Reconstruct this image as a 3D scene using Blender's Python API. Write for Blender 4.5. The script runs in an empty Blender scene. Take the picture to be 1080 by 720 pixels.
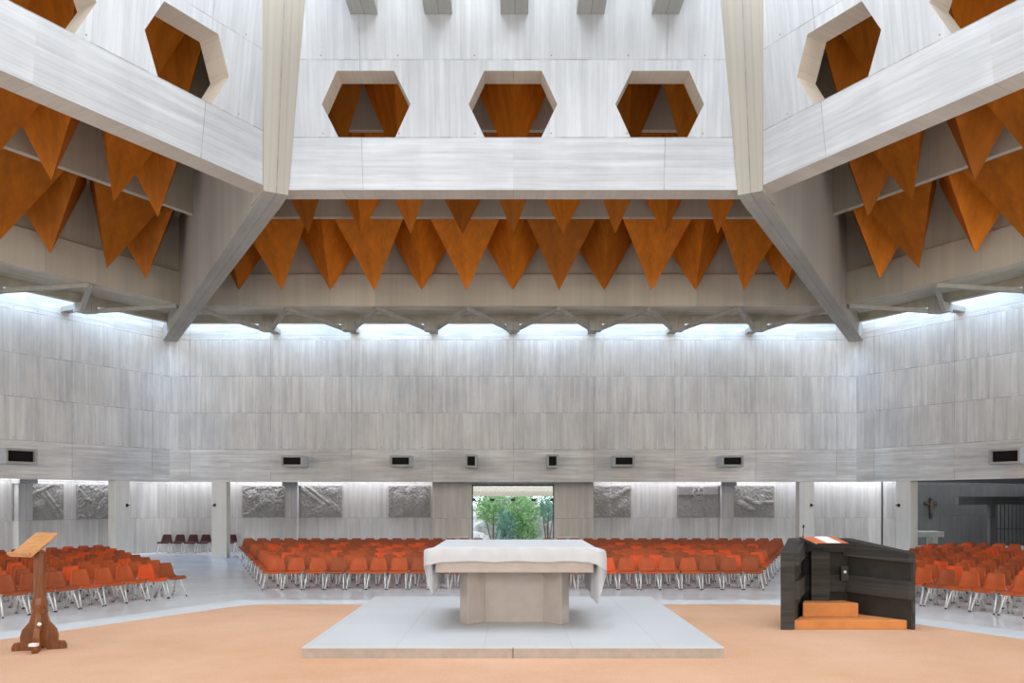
import bpy, bmesh, math, random
from mathutils import Vector, Matrix, noise
random.seed(7)
SC = bpy.context.scene
COL = SC.collection
PI = math.pi
F = 858.0            # focal length in pixels of a 1080 wide frame
EYE = 2.25           # eye above the nave floor
POD = 0.52           # presbytery floor above the nave floor
CY = 8.5             # centre of the hexagonal hall
S3 = math.sqrt(3)

# ------------------------------------------------------------------ materials
class NT:
    def __init__(s, name):
        s.m = bpy.data.materials.new(name); s.m.use_nodes = True
        s.t = s.m.node_tree; s.b = s.t.nodes['Principled BSDF']
    def n(s, typ, **kw):
        o = s.t.nodes.new(typ)
        for k, v in kw.items(): setattr(o, k, v)
        return o
    def link(s, a, b): s.t.links.new(a, b)
    def put(s, sock, v):
        if hasattr(v, 'is_linked'): s.link(v, sock)
        else: sock.default_value = v
    def math(s, op, a, b=0.0, c=None, clamp=False):
        o = s.n('ShaderNodeMath', operation=op); o.use_clamp = clamp
        s.put(o.inputs[0], a); s.put(o.inputs[1], b)
        if c is not None: s.put(o.inputs[2], c)
        return o.outputs[0]
    def comb(s, x, y, z):
        o = s.n('ShaderNodeCombineXYZ')
        s.put(o.inputs[0], x); s.put(o.inputs[1], y); s.put(o.inputs[2], z)
        return o.outputs[0]
    def obj(s):
        tc = s.n('ShaderNodeTexCoord'); return tc.outputs['Object']
    def sep(s, v):
        o = s.n('ShaderNodeSeparateXYZ'); s.link(v, o.inputs[0]); return o.outputs
    def noise(s, vec, scale, detail=3.0, rough=0.55):
        o = s.n('ShaderNodeTexNoise'); s.link(vec, o.inputs['Vector'])
        o.inputs['Scale'].default_value = scale; o.inputs['Detail'].default_value = detail
        o.inputs['Roughness'].default_value = rough
        return o.outputs[0]
    def white(s, vec):
        o = s.n('ShaderNodeTexWhiteNoise', noise_dimensions='3D'); s.link(vec, o.inputs['Vector']); return o.outputs[0]
    def mix(s, fac, a, b, mode='MIX'):
        o = s.n('ShaderNodeMix', data_type='RGBA', blend_type=mode)
        s.put(o.inputs[0], fac); s.put(o.inputs[6], a); s.put(o.inputs[7], b)
        return o.outputs[2]
    def rng(s, v, a, b, c, d):
        o = s.n('ShaderNodeMapRange'); s.put(o.inputs[0], v)
        for i, x in enumerate((a, b, c, d)): o.inputs[i+1].default_value = x
        return o.outputs[0]
    def gray(s, f):
        return s.comb(f, f, f)
    def bump(s, h, strength=0.3, dist=0.01):
        o = s.n('ShaderNodeBump'); o.inputs['Strength'].default_value = strength
        o.inputs['Distance'].default_value = dist; s.link(h, o.inputs['Height'])
        s.link(o.outputs[0], s.b.inputs['Normal'])

def c4(c): return (c[0], c[1], c[2], 1.0)
def flat(name, col, rough=0.6, metal=0.0, spec=0.5, var=0.0, scale=6.0):
    t = NT(name); b = t.b
    b.inputs['Base Color'].default_value = c4(col)
    b.inputs['Roughness'].default_value = rough; b.inputs['Metallic'].default_value = metal
    b.inputs['Specular IOR Level'].default_value = spec
    if var > 0:
        f = t.rng(t.noise(t.obj(), scale), 0.3, 0.7, 1-var, 1+var)
        t.link(t.mix(1.0, c4(col), t.gray(f), 'MULTIPLY'), b.inputs['Base Color'])
    return t.m

def concrete(name, col, bw=0.13, row=1.42, off=0.0, pw=3.14, poff=0.0, hband=None, tint=0.09, stain=0.12,
             warm=(0.62, 0.53, 0.44), horiz=False, joint=0.35, rough=0.85, axis='x'):
    """board-marked concrete; u runs along the wall, v upwards"""
    t = NT(name)
    x, y, z = t.sep(t.obj())
    u, v = (x, z) if axis == 'x' else (y, z)
    if axis == 'flat': u, v = x, y
    # shuttering panels
    rowi = t.math('FLOOR', t.math('DIVIDE', t.math('SUBTRACT', v, off), row))
    pan = t.math('FLOOR', t.math('DIVIDE', t.math('SUBTRACT', u, poff), pw/2))
    # board direction
    if horiz: bu, bv = v, u
    else: bu, bv = u, v
    bi = t.math('FLOOR', t.math('DIVIDE', bu, bw))
    w = t.white(t.comb(bi, t.math('ADD', rowi, 3.3) if not horiz else pan, 1.7))
    st = t.noise(t.comb(t.math('MULTIPLY', bu, 7.0), t.math('MULTIPLY', bv, 0.38), t.math('ADD', t.math('MULTIPLY', rowi, 3.7), w)), 1.0, 7.0, 0.72)
    fr = t.math('FRACT', t.math('DIVIDE', bu, bw))
    edge = t.math('LESS_THAN', fr, 0.10)
    f = t.math('ADD', 1.0 - tint*0.3, t.math('MULTIPLY', w, tint*0.6))
    if hband is not None:
        bi2 = t.math('FLOOR', t.math('DIVIDE', v, bw*1.3))
        w2 = t.white(t.comb(bi2, pan, 4.0))
        st2 = t.noise(t.comb(t.math('MULTIPLY', u, 0.6), t.math('MULTIPLY', v, 9.0), 2.0), 1.0, 4.0, 0.6)
        ed2 = t.math('LESS_THAN', t.math('FRACT', t.math('DIVIDE', v, bw*1.3)), 0.1)
        sel = t.math('MAXIMUM', t.math('LESS_THAN', v, hband[0]), t.math('GREATER_THAN', v, hband[1]))
        f2 = t.math('ADD', 1.0 - tint*0.5, t.math('MULTIPLY', w2, tint))
        def sw(a, b): return t.math('ADD', t.math('MULTIPLY', a, t.math('SUBTRACT', 1.0, sel)), t.math('MULTIPLY', b, sel))
        f, st, edge = sw(f, f2), sw(st, st2), sw(edge, ed2)
    f = t.math('MULTIPLY', f, t.rng(st, 0.3, 0.7, 1.0-tint*1.7, 1.0+tint*1.1))
    f = t.math('MULTIPLY', f, t.math('SUBTRACT', 1.0, t.math('MULTIPLY', edge, 0.07)))
    # joints with an uneven dark line
    jr = t.math('FRACT', t.math('DIVIDE', t.math('SUBTRACT', v, off), row))
    jl = t.math('LESS_THAN', jr, 0.022/row)
    jp = t.math('LESS_THAN', t.math('FRACT', t.math('DIVIDE', t.math('SUBTRACT', u, poff), pw)), 0.020/pw)
    jn = t.rng(t.noise(t.obj(), 2.2), 0.35, 0.65, 0.15, 1.0)
    j = t.math('MULTIPLY', t.math('MAXIMUM', jl, jp), jn)
    f = t.math('MULTIPLY', f, t.math('SUBTRACT', 1.0, t.math('MULTIPLY', j, joint)))
    pt = t.white(t.comb(pan, rowi, 9.0))
    f = t.math('MULTIPLY', f, t.rng(pt, 0, 1, 0.955, 1.035))
    # form-tie holes just off the joints
    tx = t.math('SUBTRACT', t.math('FRACT', t.math('DIVIDE', u, pw/4)), 0.5)
    ty = t.math('SUBTRACT', jr, 0.06)
    rr = t.math('ADD', t.math('POWER', t.math('MULTIPLY', tx, pw/4), 2.0), t.math('POWER', t.math('MULTIPLY', ty, row), 2.0))
    hole = t.math('LESS_THAN', rr, 0.0003)
    f = t.math('MULTIPLY', f, t.math('SUBTRACT', 1.0, t.math('MULTIPLY', hole, 0.5)))
    big = t.noise(t.comb(t.math('MULTIPLY', u, 0.5), t.math('MULTIPLY', v, 0.35), y if axis == 'x' else x), 1.0, 5.0, 0.6)
    f = t.math('MULTIPLY', f, t.rng(big, 0.3, 0.7, 1.0-stain, 1.0+stain*0.5))
    wp = t.noise(t.comb(t.math('MULTIPLY', u, 0.9), t.math('MULTIPLY', v, 0.35), t.math('MULTIPLY', pt, 4.0)), 1.0, 3.0, 0.6)
    c = t.mix(t.rng(wp, 0.40, 0.62, 0.55, 0.0), c4(col), c4(tuple(col[i]*(0.75+0.4*warm[i]) for i in range(3))))
    c = t.mix(1.0, c, t.gray(f), 'MULTIPLY')
    t.link(c, t.b.inputs['Base Color'])
    t.b.inputs['Roughness'].default_value = rough
    t.b.inputs['Specular IOR Level'].default_value = 0.25
    t.bump(f, 0.35, 0.02)
    return t.m

M = {}
M['wall'] = concrete('board_concrete_wall', (0.77, 0.725, 0.66), off=4.20-1.42, hband=(4.20, 8.45), poff=0.0, tint=0.13, stain=0.18, joint=0.5)
M['drum'] = concrete('white_board_concrete', (0.56, 0.57, 0.585), bw=0.11, row=1.53, off=9.88, poff=3.2, pw=6.4, tint=0.085, stain=0.08, hband=(9.88, 99), joint=0.45, warm=(1, .97, .94))
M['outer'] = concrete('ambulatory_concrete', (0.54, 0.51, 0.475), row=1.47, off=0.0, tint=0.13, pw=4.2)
M['soffit'] = concrete('soffit_concrete', (0.62, 0.555, 0.435), axis='flat', row=2.2, off=0.0, horiz=True, bw=0.16, tint=0.12, joint=0.2)
M['rib'] = concrete('rib_concrete', (0.44, 0.405, 0.35), axis='flat', bw=0.16, row=50, off=-25, pw=60, tint=0.06, stain=0.14)
M['column'] = concrete('column_concrete', (0.76, 0.715, 0.63), row=6, off=-2, pw=9, poff=4, tint=0.04)
M['under'] = concrete('bounce_warmed_concrete', (0.62, 0.53, 0.435), axis='flat', row=3, off=-1, pw=6, tint=0.04)  # warm bounce light put into the colour of drum undersides and hole sides
M['beam'] = concrete('skylight_beam_concrete', (0.42, 0.42, 0.38), row=6, off=-3, pw=9, tint=0.03)
M['ambo'] = concrete('ridged_grey_concrete', (0.060, 0.057, 0.053), bw=0.045, row=9, off=-4, pw=9, poff=4, tint=0.3, horiz=True, stain=0.2)
M['ambo_panel'] = flat('ambo_dark_panel', (0.032, 0.028, 0.024), 0.8, var=0.2)
M['stone'] = flat('altar_stone', (0.50, 0.435, 0.385), 0.6, var=0.06, scale=7)
M['cloth'] = flat('white_linen', (0.60, 0.61, 0.63), 0.85, var=0.015, scale=3)
M['chrome'] = flat('chrome_tube', (0.86, 0.85, 0.82), 0.3, 0.45)
M['rubber'] = flat('dark_rubber', (0.03, 0.03, 0.03), 0.7)
M['black'] = flat('black_metal', (0.015, 0.014, 0.013), 0.5)
M['void'] = flat('vent_opening_shade', (0.008, 0.007, 0.006), 0.9)  # near black, paints the unlit inside of the vent boxes
M['paper'] = flat('white_paper', (0.85, 0.84, 0.82), 0.7)
M['red'] = flat('red_orange_cover', (0.62, 0.17, 0.07), 0.6, var=0.1)
M['relief'] = flat('relief_stone', (0.27, 0.25, 0.225), 0.9, spec=0.2, var=0.18, scale=14)
M['vest'] = concrete('vestibule_concrete', (0.70, 0.63, 0.55), row=1.47, off=0.0, tint=0.10, pw=4.2)
M['vent'] = flat('vent_concrete', (0.46, 0.44, 0.39), 0.85, var=0.1, scale=5)
M['render'] = flat('cream_render', (0.55, 0.46, 0.385), 0.8, var=0.03)
M['shaded_wall'] = concrete('shaded_chapel_concrete', (0.10, 0.095, 0.088), row=1.47, off=0.0, tint=0.12, pw=4.2)  # ambulatory concrete darkened in colour for the dim light of the chapel
M['frame'] = flat('dark_bronze_frame', (0.035, 0.03, 0.027), 0.4, 0.3)
M['rock'] = flat('pale_rock', (0.52, 0.49, 0.48), 0.9, var=0.4, scale=3.5)
M['soil'] = flat('garden_ground', (0.45, 0.46, 0.42), 0.9, var=0.3)
M['leaf'] = flat('green_leaf', (0.13, 0.30, 0.07), 0.6, var=0.45, scale=2.2)
M['leaf2'] = flat('blue_green_leaf', (0.10, 0.24, 0.17), 0.6, var=0.4, scale=2.2)
M['stem'] = flat('brown_stem', (0.12, 0.07, 0.04), 0.8)
M['glass'] = flat('clear_glass', (1, 1, 1), 0.02)
gt = M['glass'].node_tree; gt.nodes.remove(gt.nodes['Principled BSDF'])
gm = gt.nodes.new('ShaderNodeMixShader'); g1 = gt.nodes.new('ShaderNodeBsdfTransparent'); g2 = gt.nodes.new('ShaderNodeBsdfGlossy')
g1.inputs[0].default_value = (0.96, 0.985, 0.975, 1); g2.inputs['Roughness'].default_value = 0.03; gm.inputs[0].default_value = 0.04
gt.links.new(g1.outputs[0], gm.inputs[1]); gt.links.new(g2.outputs[0], gm.inputs[2])
gt.links.new(gm.outputs[0], gt.nodes['Material Output'].inputs['Surface'])

def wood(name, col, ax='z', rough=0.45, s=1.0, dark=0.6, each=False):
    t = NT(name)
    x, y, z = t.sep(t.obj())
    sc = {'x': (0.8, 9, 9), 'y': (9, 0.8, 9), 'z': (9, 9, 0.8)}[ax]
    v = t.comb(t.math('MULTIPLY', x, sc[0]*s), t.math('MULTIPLY', y, sc[1]*s), t.math('MULTIPLY', z, sc[2]*s))
    n = t.noise(v, 1.0, 5.0, 0.6)
    b = t.noise(t.obj(), 1.6, 3.0)
    c = t.mix(t.rng(n, 0.3, 0.72, 0, 1), c4(tuple(k*dark for k in col)), c4(tuple(min(1, k*1.12) for k in col)))
    c = t.mix(1.0, c, t.gray(t.rng(b, 0.3, 0.7, 0.93, 1.05)), 'MULTIPLY')
    if each: c = t.mix(1.0, c, t.gray(t.rng(t.n('ShaderNodeObjectInfo').outputs['Random'], 0, 1, 0.58, 1.02)), 'MULTIPLY')
    t.link(c, t.b.inputs['Base Color']); t.b.inputs['Roughness'].default_value = rough
    t.bump(n, 0.15, 0.005)
    if each: t.b.inputs['Specular IOR Level'].default_value = 0.2
    return t.m
M['ply'] = wood('orange_plywood', (0.84, 0.235, 0.014), 'z', 0.6, 0.5, 0.74, True)
M['lect'] = wood('varnished_wood', (0.27, 0.085, 0.02), 'z', 0.35, 4, 0.45)
M['lect_top'] = wood('light_varnished_wood', (0.66, 0.32, 0.13), 'x', 0.4, 4, 0.7)

def carpet_mat():
    t = NT('salmon_carpet'); o = t.obj()
    big = t.noise(o, 0.55, 6.0, 0.62); fine = t.noise(o, 55.0, 2.0)
    c = t.mix(t.rng(big, 0.35, 0.65, 0, 1), (0.64, 0.375, 0.235, 1), (0.72, 0.455, 0.31, 1))
    c = t.mix(1.0, c, t.gray(t.rng(fine, 0.3, 0.7, 0.94, 1.05)), 'MULTIPLY')
    t.link(c, t.b.inputs['Base Color']); t.b.inputs['Roughness'].default_value = 1.0
    t.b.inputs['Specular IOR Level'].default_value = 0.1
    t.bump(fine, 0.25, 0.006)
    return t.m
M['carpet'] = carpet_mat()
M['step_carpet'] = flat('orange_step_carpet', (0.62, 0.25, 0.085), 0.95, spec=0.1, var=0.1, scale=4)

def floor_mat(name, col, tw, rough, joint=0.12):
    t = NT(name); o = t.obj(); x, y, z = t.sep(o)
    jx = t.math('LESS_THAN', t.math('FRACT', t.math('DIVIDE', t.math('ADD', x, 200.0), tw[0])), 0.012/tw[0])
    jy = t.math('LESS_THAN', t.math('FRACT', t.math('DIVIDE', t.math('ADD', y, 200.2), tw[1])), 0.012/tw[1])
    j = t.math('MAXIMUM', jx, jy)
    w = t.white(t.comb(t.math('FLOOR', t.math('DIVIDE', t.math('ADD', x, 200.0), tw[0])), t.math('FLOOR', t.math('DIVIDE', t.math('ADD', y, 200.2), tw[1])), 0.0))
    n = t.noise(o, 0.8, 5.0)
    f = t.math('MULTIPLY', t.rng(n, 0.3, 0.7, 0.95, 1.03), t.rng(w, 0, 1, 0.97, 1.02))
    f = t.math('MULTIPLY', f, t.math('SUBTRACT', 1.0, t.math('MULTIPLY', j, joint)))
    t.link(t.mix(1.0, c4(col), t.gray(f), 'MULTIPLY'), t.b.inputs['Base Color'])
    t.link(t.rng(n, 0.3, 0.7, rough*0.8, rough*1.25), t.b.inputs['Roughness'])
    t.b.inputs['Specular IOR Level'].default_value = 0.32
    return t.m
M['floor'] = floor_mat('pale_polished_floor', (0.80, 0.86, 0.92), (1.2, 1.2), 0.18, 0.05)
M['dais'] = floor_mat('pale_stone_slabs', (0.63, 0.655, 0.685), (0.96, 0.75), 0.35, 0.14)
M['dais_edge'] = flat('travertine_edge', (0.47, 0.40, 0.345), 0.7, var=0.1, scale=9)

def shell_mat(name, col):
    t = NT(name)
    n = t.noise(t.obj(), 5.0, 2.0)
    t.link(t.mix(1.0, c4(col), t.gray(t.rng(n, 0.3, 0.7, 0.9, 1.08)), 'MULTIPLY'), t.b.inputs['Base Color'])
    t.b.inputs['Roughness'].default_value = 0.5; t.b.inputs['Specular IOR Level'].default_value = 0.25
    return t.m
SH = {'bright orange': shell_mat('bright_orange_plastic', (0.74, 0.105, 0.025)),
      'orange': shell_mat('orange_plastic', (0.50, 0.10, 0.028)),
      'dull orange': shell_mat('dull_orange_plastic', (0.35, 0.082, 0.028)),
      'dark brown': shell_mat('dark_brown_plastic', (0.06, 0.016, 0.014))}

# ------------------------------------------------------------------ mesh helpers
class MB:
    def __init__(s): s.v = []; s.f = []; s.mi = []
    def add(s, vs, fs, mi=0):
        b = len(s.v); s.v += [tuple(p) for p in vs]
        s.f += [tuple(b+i for i in f) for f in fs]; s.mi += [mi]*len(fs)
    def box(s, x0, x1, y0, y1, z0, z1, mi=0, xf=None):
        vs = [(x, y, z) for z in (z0, z1) for y in (y0, y1) for x in (x0, x1)]
        if xf: vs = [xf(p) for p in vs]
        s.add(vs, [(0, 2, 3, 1), (4, 5, 7, 6), (0, 1, 5, 4), (2, 6, 7, 3), (0, 4, 6, 2), (1, 3, 7, 5)], mi)
    def prism(s, pts, z0, z1, mi=0):
        """pts: plan polygon counter-clockwise; z0/z1 numbers or lists"""
        n = len(pts)
        a = z0 if isinstance(z0, (list, tuple)) else [z0]*n
        b = z1 if isinstance(z1, (list, tuple)) else [z1]*n
        vs = [(p[0], p[1], a[i]) for i, p in enumerate(pts)] + [(p[0], p[1], b[i]) for i, p in enumerate(pts)]
        fs = [tuple(range(n-1, -1, -1)), tuple(range(n, 2*n))]
        fs += [(i, (i+1) % n, n+(i+1) % n, n+i) for i in range(n)]
        s.add(vs, fs, mi)
    def tube(s, pts, r, n=8, mi=0, cap=True):
        pts = [Vector(p) for p in pts]
        rs = r if isinstance(r, (list, tuple)) else [r]*len(pts)
        vs = []
        for i, p in enumerate(pts):
            d = (pts[min(i+1, len(pts)-1)] - pts[max(i-1, 0)]).normalized()
            a = d.orthogonal().normalized() if abs(d.z) > 0.99 else d.cross(Vector((0, 0, 1))).normalized()
            b = d.cross(a)
            for k in range(n):
                an = 2*PI*k/n
                vs.append(p + (a*math.cos(an) + b*math.sin(an))*rs[i])
        fs = []
        for i in range(len(pts)-1):
            for k in range(n):
                fs.append((i*n+k, i*n+(k+1) % n, (i+1)*n+(k+1) % n, (i+1)*n+k))
        if cap:
            fs.append(tuple(range(n-1, -1, -1))); fs.append(tuple(range((len(pts)-1)*n, len(pts)*n)))
        s.add(vs, fs, mi)
    def bar(s, p, q, w, h, mi=0):
        """square bar from p to q, h measured upwards"""
        p, q = Vector(p), Vector(q); d = (q-p).normalized()
        a = d.cross(Vector((0, 0, 1))).normalized()*(w/2); up = Vector((0, 0, h))
        vs = [p-a, p+a, p+a+up, p-a+up, q-a, q+a, q+a+up, q-a+up]
        s.add(vs, [(0, 1, 2, 3), (7, 6, 5, 4), (0, 4, 5, 1), (1, 5, 6, 2), (2, 6, 7, 3), (3, 7, 4, 0)], mi)
    def build(s, name, mats, parent=None, loc=(0, 0, 0), rz=0.0, smooth=False, bevel=0, weld=False):
        me = bpy.data.meshes.new(name); me.from_pydata(s.v, [], s.f)
        if not isinstance(mats, (list, tuple)): mats = [mats]
        for m in mats: me.materials.append(m)
        for p, i in zip(me.polygons, s.mi): p.material_index = i; p.use_smooth = smooth
        bm = bmesh.new(); bm.from_mesh(me)
        if weld: bmesh.ops.remove_doubles(bm, verts=bm.verts, dist=1e-4)
        bmesh.ops.recalc_face_normals(bm, faces=bm.faces)
        bm.to_mesh(me); bm.free()
        o = bpy.data.objects.new(name, me); COL.objects.link(o)
        o.location = loc; o.rotation_euler = (0, 0, rz)
        if parent: o.parent = parent
        if bevel:
            b = o.modifiers.new('bevel', 'BEVEL'); b.width = bevel; b.segments = 2; b.limit_method = 'ANGLE'
        return o

def struct(o): o['kind'] = 'structure'; return o
def tag(o, label, cat, group=None):
    o['label'] = label; o['category'] = cat
    if group: o['group'] = group
    return o
def thing(name, label, cat, loc=(0, 0, 0), rz=0.0, group=None):
    o = bpy.data.objects.new(name, None); COL.objects.link(o)
    o.empty_display_size = 0.2
    o.location = loc; o.rotation_euler = (0, 0, rz)
    return tag(o, label, cat, group)
def kids(o): return [c for c in bpy.data.objects if c.parent == o]
ORD = ['', 'first', 'second', 'third', 'fourth', 'fifth', 'sixth', 'seventh', 'eighth', 'ninth', 'tenth', 'eleventh', 'twelfth',
       'thirteenth', 'fourteenth', 'fifteenth', 'sixteenth', 'seventeenth', 'eighteenth', 'nineteenth', 'twentieth',
       'twenty-first', 'twenty-second', 'twenty-third', 'twenty-fourth', 'twenty-fifth', 'twenty-sixth', 'twenty-seventh', 'twenty-eighth']

BAYS = {'back': 0.0, 'left': PI/3, 'rear_left': 2*PI/3, 'rear': PI, 'rear_right': -2*PI/3, 'right': -PI/3}
def W(th, t, a, z=0.0):
    """bay coordinates (t along the side, a outwards from the centre) to world"""
    return Vector((math.cos(th)*t - math.sin(th)*a, CY + math.sin(th)*t + math.cos(th)*a, z))
CEN = (0, CY, 0)
def px(p):
    return (541.0 + F*p[0]/p[1], 527 - F*(p[2]-EYE)/p[1]) if p[1] > 0.3 else (9e3, 9e3)

# ------------------------------------------------------------------ floor and podium
m = MB(); m.box(-34, 34, -20, 42, -0.2, 0.0)
struct(m.build('floor', M['floor']))
PC, PA = 5.87, 7.53          # presbytery hexagon: centre y and carpet apothem
def hexpts(ap, r=0.0, cy=PC):
    R = ap*2/S3; out = []
    for k in range(6):
        an = PI/3*k; c = Vector((R*math.cos(an), cy + R*math.sin(an)))
        if r <= 0: out.append(c); continue
        p = Vector((R*math.cos(an-PI/3), cy+R*math.sin(an-PI/3))); q = Vector((R*math.cos(an+PI/3), cy+R*math.sin(an+PI/3)))
        A = c + (p-c).normalized()*r; B = c + (q-c).normalized()*r
        for i in range(7):
            s = i/6; out.append(A*(1-s)**2 + c*2*s*(1-s) + B*s*s)
    return out
m = MB()
m.prism(hexpts(PA+0.67), 0.35, POD)
m.prism(hexpts(PA+0.99), 0.175, 0.35); m.prism(hexpts(PA+1.31), 0.0, 0.175)
o = struct(m.build('floor_podium', M['floor']))
m = MB(); m.prism(hexpts(PA, 0.45), POD, POD+0.012)
tag(m.build('carpet', M['carpet']), 'large salmon orange carpet covering the raised hexagonal floor round the altar', 'carpet')
# altar dais: low stone platform
DH = 0.13; DX = 2.29; DF, DB = 8.83, 13.5
m = MB(); m.box(-DX, DX, DF, DB, POD+0.012, POD+DH-0.012, 1); m.box(-DX, DX, DF-0.008, DB, POD+DH-0.012, POD+DH, 0)
m.box(-0.003, 0.003, DF-0.01, DF, POD+0.012, POD+DH, 2)
tag(m.build('altar_platform', [M['dais'], M['dais_edge'], M['black']]), 'low pale stone platform under the altar on the orange carpet', 'platform')

# ------------------------------------------------------------------ hall walls
AW = 23.1; LINT = 2.95; WT = 9.9; HS = AW/S3*1.0
for nm, th in BAYS.items():
    low = LINT if nm in ('back', 'left', 'right') else 0.0
    e0, e1 = AW/S3, (AW+0.3)/S3
    m = MB(); m.prism([(-e0, AW), (e0, AW), (e1, AW+0.3), (-e1, AW+0.3)], low, WT)
    struct(m.build('wall_'+nm, M['wall'], loc=CEN, rz=th))

# columns under the band
COLM = [('back', -11.42, 'square concrete column under the back wall, left of the orange chairs'),
        ('back', 11.42, 'square concrete column under the back wall, rising behind the grey ambo'),
        ('left', 11.35, 'square concrete column at the left wall, behind the left chair block'),
        ('right', -11.35, 'square concrete column beside the dark chapel opening at the right wall')]
for nm, t, lab in COLM:
    th = BAYS[nm]
    p = W(th, t, AW+0.15)
    root = thing('concrete_column', lab, 'column', p, th)
    m = MB(); m.box(-0.29, 0.29, -0.149, 0.29, 0.0, LINT-0.002)
    m.build('shaft', M['column'], root, bevel=0.015)
    cn = thing('wall_candle_holder', 'small dark candle bracket on the ' + {'-11.42': 'column left of the orange chairs', '11.42': 'column behind the grey ambo', '11.35': 'column behind the left chair block', '-11.35': 'column by the dark chapel'}[str(t)],
               'candle holder', W(th, t-0.17*(1 if t < 0 else -1), AW, 2.05), th, 'consecration candles on the columns')
    m = MB(); m.box(-0.05, 0.05, -0.012, 0, -0.06, 0.06); m.tube([(0, 0, 0), (0, -0.14, 0.0)], 0.012, 6)
    m.tube([(0, -0.14, -0.01), (0, -0.14, 0.02)], 0.035, 10)
    m.build('bracket', M['black'], cn)
    m = MB(); m.tube([(0, -0.14, 0.02), (0, -0.14, 0.12)], 0.018, 8); m.build('candle', M['paper'], cn)

# outer ambulatory walls
AO = 26.5
def outer(nm, t0, t1, name, top=4.3, mat='outer', a=AO):
    th = BAYS[nm]; m = MB()
    m.box(t0, t1, a, a+0.25, 0.0, top)
    return struct(m.build(name, M[mat], loc=CEN, rz=th))
hs = AO/S3
outer('back', -hs-0.1, -3.25, 'wall_outer_back_left'); outer('back', 3.25, hs+0.1, 'wall_outer_back_right')
outer('left', -hs, hs+0.1, 'wall_outer_left')
outer('right', -hs-0.1, -13.9, 'wall_outer_right')
# ambulatory ceilings
for nm in ('back', 'left', 'right'):
    th = BAYS[nm]; a0, a1 = AW+0.3, (AO-0.55 if nm != 'right' else AO-0.55)
    m = MB(); m.prism([(-a0/S3, a0), (a0/S3, a0), (a1/S3, a1), (-a1/S3, a1)], LINT+0.06, LINT+0.3)
    struct(m.build('ceiling_ambulatory_'+nm, M['outer'], loc=CEN, rz=th))
# pilasters on the outer wall
for nm, t, lab in (('back', -9.45, 'short concrete pier on the back wall between two left reliefs'),
                   ('back', 9.15, 'short concrete pier on the back wall between two right reliefs'),
                   ('left', 9.55, 'short concrete pier between the two reliefs on the left wall')):
    th = BAYS[nm]
    root = thing('wall_pier', lab, 'pier', W(th, t, AO), th)
    m = MB(); m.box(-0.26, 0.26, -0.35, -0.002, 0.0, LINT-0.1); m.build('shaft', M['outer'], root)
    m = MB(); m.box(-0.33, 0.33, -0.546, -0.002, LINT-0.1, LINT+0.058); m.build('capital', M['outer'], root)
# vestibule walls round the glass door
VD = 33.9
for s, nm in ((-1, 'left'), (1, 'right')):
    m = MB()
    x0, x1 = 1.73, 3.35
    xs = sorted((s*x0, s*x1))
    m.box(xs[0], xs[1], VD, VD+0.25, 0, LINT+0.06)
    xs = sorted((s*(x1-0.25), s*x1))
    m.box(xs[0], xs[1], VD+0.25, 35.3, 0, LINT+0.06)
    struct(m.build('wall_vestibule_'+nm, M['vest']))

# glass door
dr = struct(bpy.data.objects.new('door_1', None)); COL.objects.link(dr); dr.location = (0, VD+0.1, 0)
m = MB(); DW = 1.72; DTOP = LINT-0.06
m.box(-DW, -DW+0.05, -0.03, 0.03, 0, DTOP); m.box(DW-0.05, DW, -0.03, 0.03, 0, DTOP); m.box(-DW, DW, -0.03, 0.03, DTOP-0.06, DTOP)
m.build('door_frame', M['frame'], dr)
m = MB(); m.box(-DW, DW, -0.1, 0.15, DTOP, LINT+0.06); m.build('door_lintel', M['vent'], dr)
edges = [-DW+0.05, -0.86, 0.0, 0.86, DW-0.05]
for i in range(4):
    m = MB(); m.box(edges[i]+0.006, edges[i+1]-0.006, -0.005, 0.005, 0.02, 2.27); m.build('door_leaf', M['glass'], dr)
for a, b in ((-DW+0.05, -0.86), (-0.86, 0.86), (0.86, DW-0.05)):
    m = MB(); m.box(a+0.006, b-0.006, -0.005, 0.005, 2.29, DTOP-0.06); m.build('transom_pane', M['glass'], dr)
for i, e in enumerate(edges):
    w0 = 0.11 if i in (0, 4) else 0.09
    for z in (2.2, 0.5):
        if z < 1 and i not in (0, 4): continue
        m = MB(); a = max(e-w0, -DW+0.05); b = min(e+w0, DW-0.05); m.box(a, b, -0.018, 0.018, z, z+0.11)
        m.build('patch_fitting', M['black'], dr)

# white side tables by the door
for s, w in ((-1, 'left'), (1, 'right')):
    r = thing('side_table', 'small white table against the wall just %s of the glass door' % w, 'table', (s*2.25, 33.3, 0))
    m = MB(); m.box(-0.4, 0.4, -0.2, 0.2, 0.70, 0.74); m.build('tabletop', M['paper'], r)
    for a in (-0.36, 0.36):
        for b in (-0.16, 0.16):
            m = MB(); m.box(a-0.02, a+0.02, b-0.02, b+0.02, 0, 0.70); m.build('leg', M['paper'], r)

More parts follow.
